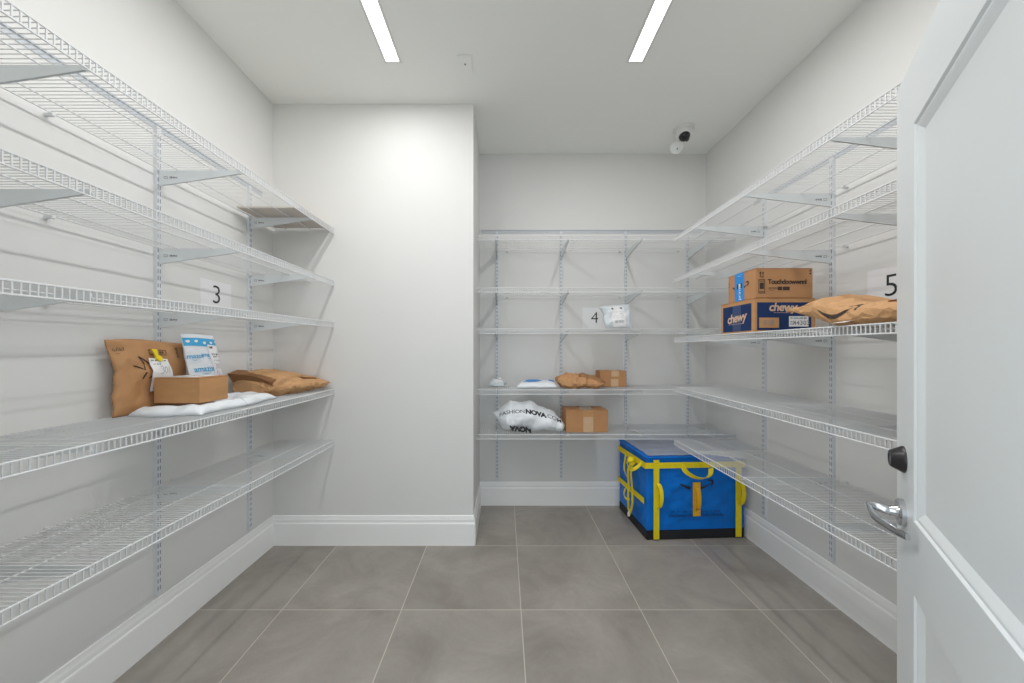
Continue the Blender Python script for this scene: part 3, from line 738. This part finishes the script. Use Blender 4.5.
# crumpled large brown paper bag at the far end of the left shelf
from mathutils.bvhtree import BVHTree
def loft(name, label, cat, S, ns, nt, m, root, group=None, smooth='all', zmin=None, jit=0.0, seed=0, clamp=None):
    bm = bmesh.new(); R = []; rnd = random.Random(seed)
    for i in range(ns+1):
        ring = []
        for j in range(nt):
            ii = i + (rnd.uniform(-.35, .35) if 0 < i < ns and jit else 0); jj = j + (rnd.uniform(-.35, .35) if jit else 0)
            p = S(ii/ns, 2*math.pi*(jj + (.5*(i % 2) if jit else 0))/nt)
            if jit: p = p + V((rnd.uniform(-1,1), rnd.uniform(-1,1), rnd.uniform(-1,1)))*jit
            if clamp: p = clamp(p)
            if zmin is not None and p.z < zmin: p.z = zmin + .0005
            ring.append(bm.verts.new(p))
        R.append(ring)
    for r, q in zip(R, R[1:]):
        for j in range(nt): bm.faces.new((r[j], r[(j+1)%nt], q[(j+1)%nt], q[j]))
    bm.faces.new(R[0]); bm.faces.new(R[-1])
    if jit: bmesh.ops.triangulate(bm, faces=bm.faces)
    bm.normal_update(); bv = BVHTree.FromBMesh(bm)
    def proj(p, d, off=.0012):
        """drop a point onto the crumpled surface along -d"""
        d = V(d).normalized(); h = bv.ray_cast(p + d*.12, -d)
        return (h[0] + d*off) if h[0] is not None else p
    t = thing(name, label, cat, root, group)
    link('parcel_body', bm, m, t, smooth=smooth)
    t_proj[t.name] = proj
    return t
t_proj = {}
def sgn(x, e): return math.copysign(abs(x)**e, x)
zb = CAMZ-.2665+.0022
def S1(s, th):
    y = 2.048 + .425*s
    xf = interp([(0,1.30),(.12,1.215),(.5,1.175),(.85,1.163),(1,1.17)], s)
    xb = interp([(0,1.52),(.1,1.548),(.8,1.548),(1,1.53)], s)
    hT = interp([(0,.095),(.06,.125),(.2,.160),(.6,.158),(.8,.142),(.93,.112),(1,.080)], s)
    c, n = sgn(math.cos(th), .6), sgn(math.sin(th), .7)      # c = +1 aisle side
    x = -(xf+xb)/2 + c*(xb-xf)/2
    f = .5-.5*c                                                # 0 at the front edge, 1 at the wall
    top = hT*(.46 + .54*f**.7)
    hB = interp([(0,.02),(.08,0),(.88,0),(1,.03)], s) + (.012 if c > .6 else 0)
    z = zb + (top+hB)/2 + n*(top-hB)/2
    if c > .5 and n < .5: x -= .020*(.5-n)*(c-.5)*2           # paper tucks under along the front
    p = V((x, y, z)); k = crease(p, 4, 9)
    p += V((c*.5, 0, max(n, -.2))).normalized()*k*.014
    return p
cl1 = lambda p: V((max(-1.556, min(-1.160, p.x)), min(2.472, max(2.03, p.y)), p.z))
t = loft('paper_bag', 'crumpled brown paper bag lying at the far end of the left shelf', 'paper bag', S1, 24, 30, M['paper'], (-1.36, 2.27, zb), zmin=zb, smooth=False, jit=.0045, seed=5, clamp=cl1)
# its rolled opening: a darker paper fold standing up at the near end, and a sharp fold across the top
bm = bmesh.new(); rows = []
for i in range(17):
    u = i/16; x = -1.30-.235*u
    hh = .082+.050*u
    rows.append([bm.verts.new(V((x, 2.075-.012*u, zb+hh*.62))), bm.verts.new(V((x-.004, 2.040+.012*math.sin(u*5), zb+hh+.012*math.sin(u*3.1)))), bm.verts.new(V((x-.006, 2.105+.01*math.sin(u*9), zb+hh+.018))), bm.verts.new(V((x-.004, 2.175, zb+hh+.012)))])
for r_, q_ in zip(rows, rows[1:]):
    for k in range(3): bm.faces.new((r_[k], q_[k], q_[k+1], r_[k+1]))
bmesh.ops.solidify(bm, geom=bm.faces[:], thickness=.0012)
link('folded_flap', bm, M['paper2'], t, smooth=False)
bm = bmesh.new(); rows = []
for i in range(13):
    u = i/12; b = S1(.42+.30*u, math.radians(70)); x0 = -1.30+.085*u; y0 = 2.20+.150*u
    q = V((x0, y0, 0)); hz = zb+.098-.022*u
    w_ = .020*math.sin(math.pi*min(1,u*1.0))+.003
    rows.append([bm.verts.new((x0+.004, y0, hz-.012)), bm.verts.new((x0+.012+w_*.6, y0-.004, hz+.006)), bm.verts.new((x0-.02, y0+.02, hz+.014))])
for r_, q_ in zip(rows, rows[1:]):
    for k in range(2): bm.faces.new((r_[k], q_[k], q_[k+1], r_[k+1]))
bmesh.ops.solidify(bm, geom=bm.faces[:], thickness=.001)
link('folded_crease', bm, M['paper2'], t, smooth=False)

# brown paper bag with curved arrow, right wall shelf
zr = CAMZ+.087+.0022
def S2(s, th):
    y = 1.600 - .61*s
    T = interp([(0,.092),(.06,.104),(.14,.124),(.20,.138),(.27,.120),(.40,.098),(.75,.086),(1,.082)], s)
    B = interp([(0,.080),(.06,.072),(.14,.045),(.26,.010),(.32,.0),(1,0)], s)
    xf = interp([(0,1.236),(.1,1.242),(.3,1.256),(1,1.258)], s)
    xb = interp([(0,1.27),(.08,1.36),(.25,1.52),(1,1.57)], s)
    c, n = sgn(math.cos(th), .5), sgn(math.sin(th), .55)    # c = +1 aisle side
    xc = (xf+xb)/2; w = (xb-xf)/2
    x = xc - c*w*(1-.08*max(0, n))
    z = zr + (T+B)/2 + n*(T-B)/2 - max(0, n)*max(0, c)*.022
    p = V((x, y, z)); k = crease(p, 11, 8)
    amp = interp([(0,.006),(.12,.014),(.32,.016),(.45,.005),(1,.005)], s)
    p += V((-c, 0, max(n, -.2))).normalized()*k*amp
    return p
cl2 = lambda p: V((max(1.238, min(1.69, p.x)), p.y, p.z))
t = loft('paper_bag', 'brown paper bag printed with a black curved arrow, beside the door on the right shelf', 'paper bag', S2, 34, 34, M['paper'], (1.40, 1.28, zr), zmin=zr, smooth=False, jit=.0028, seed=9, clamp=cl2)
pr2 = t_proj[t.name]
def mp2(x, y, off=.0012):
    """straight onto the aisle face: x = distance along the shelf towards the door, y = height"""
    return pr2(V((1.22, 1.60-x, zr+y)), (-1, 0, .15), off)
def band(pts, hw):
    vs, fs = [], []
    for (x, y), h in zip(pts, hw): vs += [(x, y+h), (x, y-h)]
    for i in range(len(pts)-1): fs.append((2*i, 2*i+1, 2*i+3, 2*i+2))
    return vs, fs
sq = lambda sh: ([(.142+(x-.142)*.80, y) for x, y in sh[0]], sh[1])
arr = sq(join2d(band([(.142,.076),(.165,.060),(.190,.049),(.215,.043),(.240,.044),(.262,.052),(.282,.063),(.298,.074)], [.001,.005,.0075,.0085,.0085,.007,.005,.001]),
             band([(.275,.080),(.290,.086),(.305,.087)], [.002,.004,.005]), ([(.300,.091),(.316,.090),(.330,.062),(.322,.060),(.308,.082)], [(0,1,2,3,4)])))
decal('curved_arrow_print', arr, mp2, M['ink2'], t, .004)
decal('shipping_label', ([(.232,.010),(.222,.022),(.280,.024),(.292,.010)], [(0,1,2,3)]), lambda x, y: mp2(x, y, .005), M['white'], t)
bm = bmesh.new(); rows = []
for i in range(15):
    s_ = .58+.40*i/14; a = S2(s_, math.radians(60)); b = S2(s_, math.radians(84))
    hgt = .010*math.sin(math.pi*i/14)
    rows.append([bm.verts.new(a+V((.01,0,.000))), bm.verts.new(a+V((.004,0,hgt+.004))), bm.verts.new(b+V((0,0,.004)))])
for r_, q_ in zip(rows, rows[1:]):
    for k in range(2): bm.faces.new((r_[k], q_[k], q_[k+1], r_[k+1]))
bmesh.ops.solidify(bm, geom=bm.faces[:], thickness=.001)
link('bag_opening', bm, M['kraft2'], t, smooth=False)

# plump white bag, lowest back shelf
def S3(s, th):
    x = -.085 + .552*s
    T = interp([(0,.138),(.06,.150),(.13,.178),(.24,.218),(.38,.228),(.52,.216),(.70,.186),(.85,.145),(.94,.100),(1,.050)], s)
    B = interp([(0,.124),(.06,.085),(.14,.015),(.22,0),(.86,0),(.95,.012),(1,.036)], s)
    yd = interp([(0,.015),(.06,.05),(.2,.13),(.8,.13),(.95,.07),(1,.012)], s)
    c, n = sgn(math.cos(th), .8), sgn(math.sin(th), .85)
    p = V((x, (2.860 if s < .8 else 2.860-.30*(s-.8)) - c*yd*(1 - .25*max(0, n)), z5 + (T+B)/2 + n*(T-B)/2))
    k = noise.noise(V((x*8-p.z*13, p.z*5+x*6, p.y*4+3)))*1.0 + crease(p, 6, 13)*.7
    p += V((0, -c, n)).normalized()*k*.018*min(1, s*6, (1-s)*6+.2)
    return p
cl3 = lambda p: V((p.x if p.y < 2.768 else min(.462, p.x), max(2.722, p.y), p.z))
t = loft('poly_bag', 'plump white plastic bag with black lettering on the lowest back shelf', 'parcel', S3, 100, 80, M['poly'], (.19, 2.87, z5), zmin=z5, clamp=cl3)
pr3 = t_proj[t.name]
def mp3(x, y, off=.0014):
    return pr3(V((-.085+x, 2.72, z5+y)), (0, -1, .55), off)
def arc(sh, x0, y0, k1, k2, s=1, rot=0):
    out = []
    for x, y in sh[0]:
        if rot: x, y = -x, -y
        X_ = x0+x*s; out.append((X_, y0 + y*s + k1*(X_-x0) + k2*(X_-x0)**2))
    return out, sh[1]
fn = text2d('FASHION', .056, bold=.0001, align='RIGHT', space=.96); nv = text2d('NOVA', .056, bold=.0034, align='LEFT', space=.96); cm = text2d('.COM', .056, bold=.0001, align='LEFT', space=.98)
decal('printed_lettering', arc(nv, .247, .180, -.18, -.20, s=.98), mp3, M['black'], t, .008)
decal('printed_lettering', arc(fn, .243, .180, -.05, -.6, s=.86), mp3, M['black'], t, .008)
decal('printed_lettering', arc(cm, .400, .153, -.34, -.2, s=.88), mp3, M['black'], t, .008)
decal('printed_lettering', arc(nv, .288, .030, -.12, .0, rot=1), mp3, M['black'], t, .008)
decal('printed_lettering', arc(fn, .293, .018, -.12, -.2, rot=1), mp3, M['grey'], t, .008) if False else None

# soft parcels on the fourth back shelf
t, mp = slab_bag('poly_mailer', 'small crumpled grey packet at the left end of the fourth back shelf', 'parcel', (-.118, 2.93, z4), (1,0,.0), (0,1,.10), (0,-.10,1), .128, .10, .060, M['polyg'], amp=.030, seed=12, sc=22, nx=36, ny=30,
    edge=lambda a, b: (.02*(b-.5), 0), hfun=lambda a, b: .5+.8*abs(a-.5)*2*(1-a)+.4*b)
decal('shipping_label', rect2d(.045,.02,.105,.06), mp, M['white'], t, .008)
decal('label_print', smalltext2d(.05,.1,.045,.012,3), lambda x, y: mp(x, y, .0026), M['black'], t, .008)
t, mp = slab_bag('poly_mailer', 'flat white and blue mailer lying left of the brown bag on the fourth back shelf', 'parcel', (.095, 2.80, z4), (1,.03,0), (0,1,.06), (0,-.06,1), .325, .24, .040, M['poly'], amp=.007, seed=21, sc=11,
    edge=lambda a, b: (.05*b*(1-a), 0))
decal('blue_band', join2d(([(.035,.09),(.06,.17),(.13,.19),(.20,.10),(.13,.06)], [(0,1,2,3,4)]), ([(.25,.12),(.27,.19),(.335,.16),(.33,.09)], [(0,1,2,3)])), mp, mat('blue_print', (.05,.25,.65), .5), t, .01)
def S4(s, th):
    x = .412 + .375*s
    T = interp([(0,.075),(.05,.100),(.2,.112),(.45,.108),(.7,.090),(.88,.062),(1,.045)], s)
    B = interp([(0,.045),(.1,.004),(.2,0),(.8,0),(1,.028)], s)
    yd = interp([(0,.09),(.1,.12),(.8,.12),(1,.07)], s)
    c, n = sgn(math.cos(th), .5), sgn(math.sin(th), .5)
    p = V((x, 2.86 - c*yd*(1-.35*max(0,n)), z4 + (T+B)/2 + n*(T-B)/2)); k = crease(p, 15, 11)
    p += V((0, -c, n)).normalized()*k*.019
    return p
cl4 = lambda p: V((min(.760 if p.y > 2.9 else .80, p.x), max(2.722, p.y), p.z))
t = loft('paper_bag', 'crumpled brown paper bag on the fourth back shelf, between white mailer and small box', 'paper bag', S4, 22, 24, M['paper2'], (.57, 2.86, z4), zmin=z4, smooth=False, jit=.004, seed=3, clamp=cl4)
bm = bmesh.new(); rows = []
for i in range(19):
    s = .42+.56*i/18; a = S4(s, math.radians(38)); b = S4(s, math.radians(60)); h_ = .02*math.sin(math.pi*i/18)
    rows.append([bm.verts.new(a+V((0,-.006,-.004))), bm.verts.new(a+V((0,-.020,h_+.004))), bm.verts.new(b+V((0,-.004,.006+h_*.5)))])
for r_, q_ in zip(rows, rows[1:]):
    for j in range(2): bm.faces.new((r_[j], q_[j], q_[j+1], r_[j+1]))
bmesh.ops.solidify(bm, geom=bm.faces[:], thickness=.001)
link('folded_flap', bm, M['paper'], t, smooth='all')

# upright silver-white mailer on the middle back shelf
z3 = BZ[2]+.002
t, mp = slab_bag('poly_mailer', 'silver-white mailer with a shipping label, standing upright beside the number 4 card', 'parcel', (.742, 2.775, z3), (1,0,0), (0,.22,1), (0,-1,.22), .228, .192, .034, M['polyg'], amp=.010, seed=31, sc=13,
    edge=lambda a, b: ((1-a)*interp([(0,.034),(.25,.020),(.45,.012),(.6,.022),(.8,.004),(.93,-.016),(1,.006)], b), .016*(a-.5)*b))
decal('shipping_label', ([(.062,.012),(.060,.172),(.168,.176),(.172,.012)], [(0,1,2,3)]), mp, M['white'], t, .01)
m4 = lambda x, y: mp(x, y, .003)
decal('label_print', join2d(rect2d(.070,.146,.086,.162), rect2d(.138,.146,.154,.162), smalltext2d(.068,.16,.128,.003,3), smalltext2d(.068,.16,.095,.003,4), smalltext2d(.12,.15,.112,.010,2,.5), smalltext2d(.068,.15,.082,.003,5), barcode2d(.080,.160,.040,.060,12,8)), m4, M['grey'], t, .01)

# ------------------------------------------------------------------ blue tote
BA = V((.992, 2.540, .0)); BU_ = V((.9985, .054, 0)); BV = V((-.054, .9985, 0)); BWd, BD, BH = .705, .512, .578
bp_ = lambda a, b, z, n=0: BA + BU_*a + BV*b + UP*z
t = thing('delivery_tote', 'large blue fabric tote with yellow straps and black base, on the floor in the corner', 'storage bag', BA + BU_*BWd/2 + BV*BD/2)
def cloth_box(z0, z1, inset, m, name, topz=False, amp=.009, n=48):
    bm = bmesh.new()
    def P(a, b, z):
        # a, b in 0..1 around the footprint
        p = bp_(inset+a*(BWd-2*inset), inset+b*(BD-2*inset), z)
        k = crease(p, 2, 9)*amp + .004*noise.noise(p*7)
        return p, k
    def grid(f, nrm, nu, nv):
        G = []
        for i in range(nu+1):
            r = []
            for j in range(nv+1):
                u, v = i/nu, j/nv
                p, k = f(u, v); fd = min(1, 8*min(u, 1-u), 8*min(v, 1-v))
                bul = .007*math.sin(math.pi*u)*math.sin(math.pi*v)
                r.append(bm.verts.new(p + nrm*(k*fd+bul)))
            G.append(r)
        for i in range(nu):
            for j in range(nv): bm.faces.new((G[i][j], G[i+1][j], G[i+1][j+1], G[i][j+1]))
    grid(lambda u, v: P(u, 0, z0+(z1-z0)*v), -BV, n, n); grid(lambda u, v: P(u, 1, z0+(z1-z0)*v), BV, n, n)
    grid(lambda u, v: P(0, u, z0+(z1-z0)*v), -BU_, n, n); grid(lambda u, v: P(1, u, z0+(z1-z0)*v), BU_, n, n)
    if topz: grid(lambda u, v: P(u, v, z1), UP, n, n)
    bmesh.ops.remove_doubles(bm, verts=bm.verts, dist=.0004)
    return link(name, bm, m, t, smooth='all')
cloth_box(.068, BH, .003, M['bag'], 'fabric_body', topz=True)
bm = bmesh.new(); obox(bm, bp_(0,0,.001), BU_, BV, UP, BWd, BD, .070); bmesh.ops.bevel(bm, geom=bm.edges[:], offset=.005, segments=2, affect='EDGES'); link('base_panel', bm, M['bbase'], t, smooth=True)
bm = bmesh.new(); G = []
for i in range(25):
    G.append([bm.verts.new(bp_(.02+(BWd-.04)*i/24, .012+(BD-.024)*j/24, BH+.009+.006*noise.noise(V((i*.3, j*.3, 2)))+.010*math.sin(math.pi*i/24)*math.sin(math.pi*j/24))) for j in range(25)])
for i in range(24):
    for j in range(24): bm.faces.new((G[i][j], G[i+1][j], G[i+1][j+1], G[i][j+1]))
bmesh.ops.solidify(bm, geom=bm.faces[:], thickness=.006)
link('lid_panel', bm, M['lid'], t, smooth=True)
# rim piping
bm = bmesh.new(); tube(bm, [bp_(0,-.004,BH-.003), bp_(BWd,-.004,BH-.003)], .005, 8); tube(bm, [bp_(-.004,0,BH-.003), bp_(-.004,BD,BH-.003)], .005, 8)
link('rim_piping', bm, M['bag'], t, smooth=True)
F = -.013   # straps stand a little proud of the cloth
def vstrap(a, z0, z1, w, m, name='vertical_strap'):
    bm = bmesh.new(); ribbon(bm, [bp_(a, F, z0+(z1-z0)*i/10) for i in range(11)], BU_, w, .003); return link(name, bm, m, t)
vstrap(.064, .012, BH-.016, .040, M['strap']); vstrap(.655, .014, BH-.03, .042, M['strap'])
bm = bmesh.new(); ribbon(bm, [bp_(-.012+(BWd+.01)*i/12, F-.001, .524) for i in range(13)], UP, .040, .003); link('front_band', bm, M['strap'], t)
bm = bmesh.new(); ribbon(bm, [bp_(-.013, -.012+(BD)*i/12, .522-.010*i/12) for i in range(13)], UP, .042, .003); link('side_band', bm, M['strap'], t)
bm = bmesh.new(); ribbon(bm, [bp_(-.014, .012+(BD-.02)*i/12, .270-.014*i/12) for i in range(13)], UP, .040, .003); link('side_lower_band', bm, M['strap'], t)
for a, zz in ((.075, .315), (.664, .325)):
    bm = bmesh.new(); pts = []
    for i in range(13):
        u = i/12; pts.append(bp_(a+.014*math.sin(math.pi*u)**.5, F-.003-.022*math.sin(math.pi*u)**.5, zz+.085-.17*u))
    ribbon(bm, pts, (BU_*.9-BV*.2), .026, .003); link('side_grip', bm, M['strap'], t)
# centre orange grip
bm = bmesh.new(); ribbon(bm, [bp_(.352, F, .402-.236*i/8) for i in range(9)], BU_, .054, .003); og = link('centre_strap', bm, M['orange'], t, None); og['label'] = 'orange strap'
bm = bmesh.new(); ribbon(bm, [bp_(.358, F-.003-.016*math.sin(math.pi*i/12)**.5, .362-.150*i/12) for i in range(13)], BU_, .030, .004); link('grip_loop', bm, M['orange'], t)
# hanging carry loops
def loop(pts, wdir, w, name='carry_loop', m=None):
    # smooth the path
    P = [V(p) for p in pts]; out = []
    for i in range(len(P)-1):
        p0 = P[max(0,i-1)]; p1 = P[i]; p2 = P[i+1]; p3 = P[min(len(P)-1,i+2)]
        for k in range(6):
            u = k/6; out.append(.5*((2*p1)+(-p0+p2)*u+(2*p0-5*p1+4*p2-p3)*u*u+(-p0+3*p1-3*p2+p3)*u**3))
    out.append(P[-1]); bm = bmesh.new(); ribbon(bm, out, wdir, w, .003); link(name, bm, m or M['strap'], t)
loop([bp_(.245,F-.004,.532), bp_(.262,F-.012,.490), bp_(.292,F-.022,.462), bp_(.340,F-.030,.442), bp_(.395,F-.030,.440), bp_(.432,F-.022,.456), bp_(.447,F-.012,.480), bp_(.450,F-.004,.500)], (BU_*.55+BV*-.45+UP*.35), .034)
L_ = -.016
loop([bp_(L_,0.330,.510), bp_(L_-.02,0.305,.455), bp_(L_-.04,0.260,.405), bp_(L_-.04,0.222,.375)], (BV*.8+UP*.3), .022)
loop([bp_(L_-.01,0.222,.505), bp_(L_-.045,0.192,.475), bp_(L_-.05,0.130,.455), bp_(L_-.045,0.070,.475), bp_(L_-.02,0.045,.505), bp_(L_-.004,0.040,.53)], (BV*.5+UP*.6), .026)
loop([bp_(L_-.012,0.165,.525), bp_(L_-.03,0.175,.480), bp_(L_-.035,0.200,.42), bp_(L_-.03,0.205,.33), bp_(L_-.035,0.200,.22), bp_(L_-.03,0.205,.12)], BV, .030)
loop([bp_(L_-.02,0.150,.50), bp_(L_-.03,0.160,.42), bp_(L_-.025,0.150,.30), bp_(L_-.03,0.135,.20), bp_(L_-.03,0.165,.13), bp_(L_-.03,0.195,.09)], BV, .028)
loop([bp_(L_-.004,0.305,.262), bp_(L_-.03,0.295,.215), bp_(L_-.035,0.245,.195), bp_(L_-.02,0.205,.205)], (BV*.5+UP*.6), .018)
bm = bmesh.new()
for k in range(3): tube(bm, [bp_(L_-.03+.004*k,0.200+.010*k-.01,.13), bp_(L_-.034,0.210-.012*k,.10), bp_(L_-.03,0.215-.014*k,.072+.006*k)], .0035, 6)
link('strap_ends', bm, M['white'], t, smooth=True)
bm = bmesh.new(); lathe(bm, bp_(L_-.024,.165,.500), (-BU_*.4+UP).normalized(), [(-.034,.012),(-.020,.024),(.0,.020),(.012,.030),(.026,.024),(.036,.010)], 9); link('strap_knot', bm, M['strap'], t, smooth=True)
fm = lambda x, y: BA + BU_*x + UP*y + BV*(-.0125)
decal('curved_arrow_print', move2d(smile2d(.225, gap=.03, k=1.3), .345, .393), fm, M['black'], t)
decal('small_print', join2d(smalltext2d(.17,.325,.199,.012,3,.8), smalltext2d(.385,.52,.199,.012,5,.8), smalltext2d(.155,.325,.171,.017,7,.95), smalltext2d(.385,.55,.171,.017,9,.95)), fm, mat('navy_ink', (.004,.045,.16), .5), t)

# ------------------------------------------------------------------ camera, light, view
cam = bpy.data.cameras.new('Camera'); co = bpy.data.objects.new('Camera', cam); C.objects.link(co)
co.location = (0, 0, CAMZ); co.rotation_euler = (math.pi/2, 0, 0)
cam.sensor_width = 36; cam.lens = 365/1024*36; cam.shift_x = 8/1024; cam.shift_y = 8.5/1024; cam.clip_start = .02
bpy.context.scene.camera = co
w = bpy.data.worlds.new('World'); bpy.context.scene.world = w; w.use_nodes = True
bg = w.node_tree.nodes['Background']; bg.inputs[0].default_value = (.78, .90, 1.0, 1); bg.inputs[1].default_value = 1.3
sc = bpy.context.scene
sc.view_settings.view_transform = 'Standard'; sc.view_settings.look = 'None'; sc.view_settings.gamma = 1; sc.view_settings.use_curve_mapping = False
sc.view_settings.exposure = 1.0
sc.cycles.max_bounces = 10; sc.cycles.diffuse_bounces = 8; sc.cycles.glossy_bounces = 3
sc.cycles.use_denoising = True; sc.cycles.denoising_prefilter = 'ACCURATE'; sc.cycles.use_adaptive_sampling = False; w.cycles.sampling_method = 'NONE'; sc.cycles.sample_clamp_indirect = 6; sc.cycles.caustics_reflective = False; sc.cycles.caustics_refractive = False
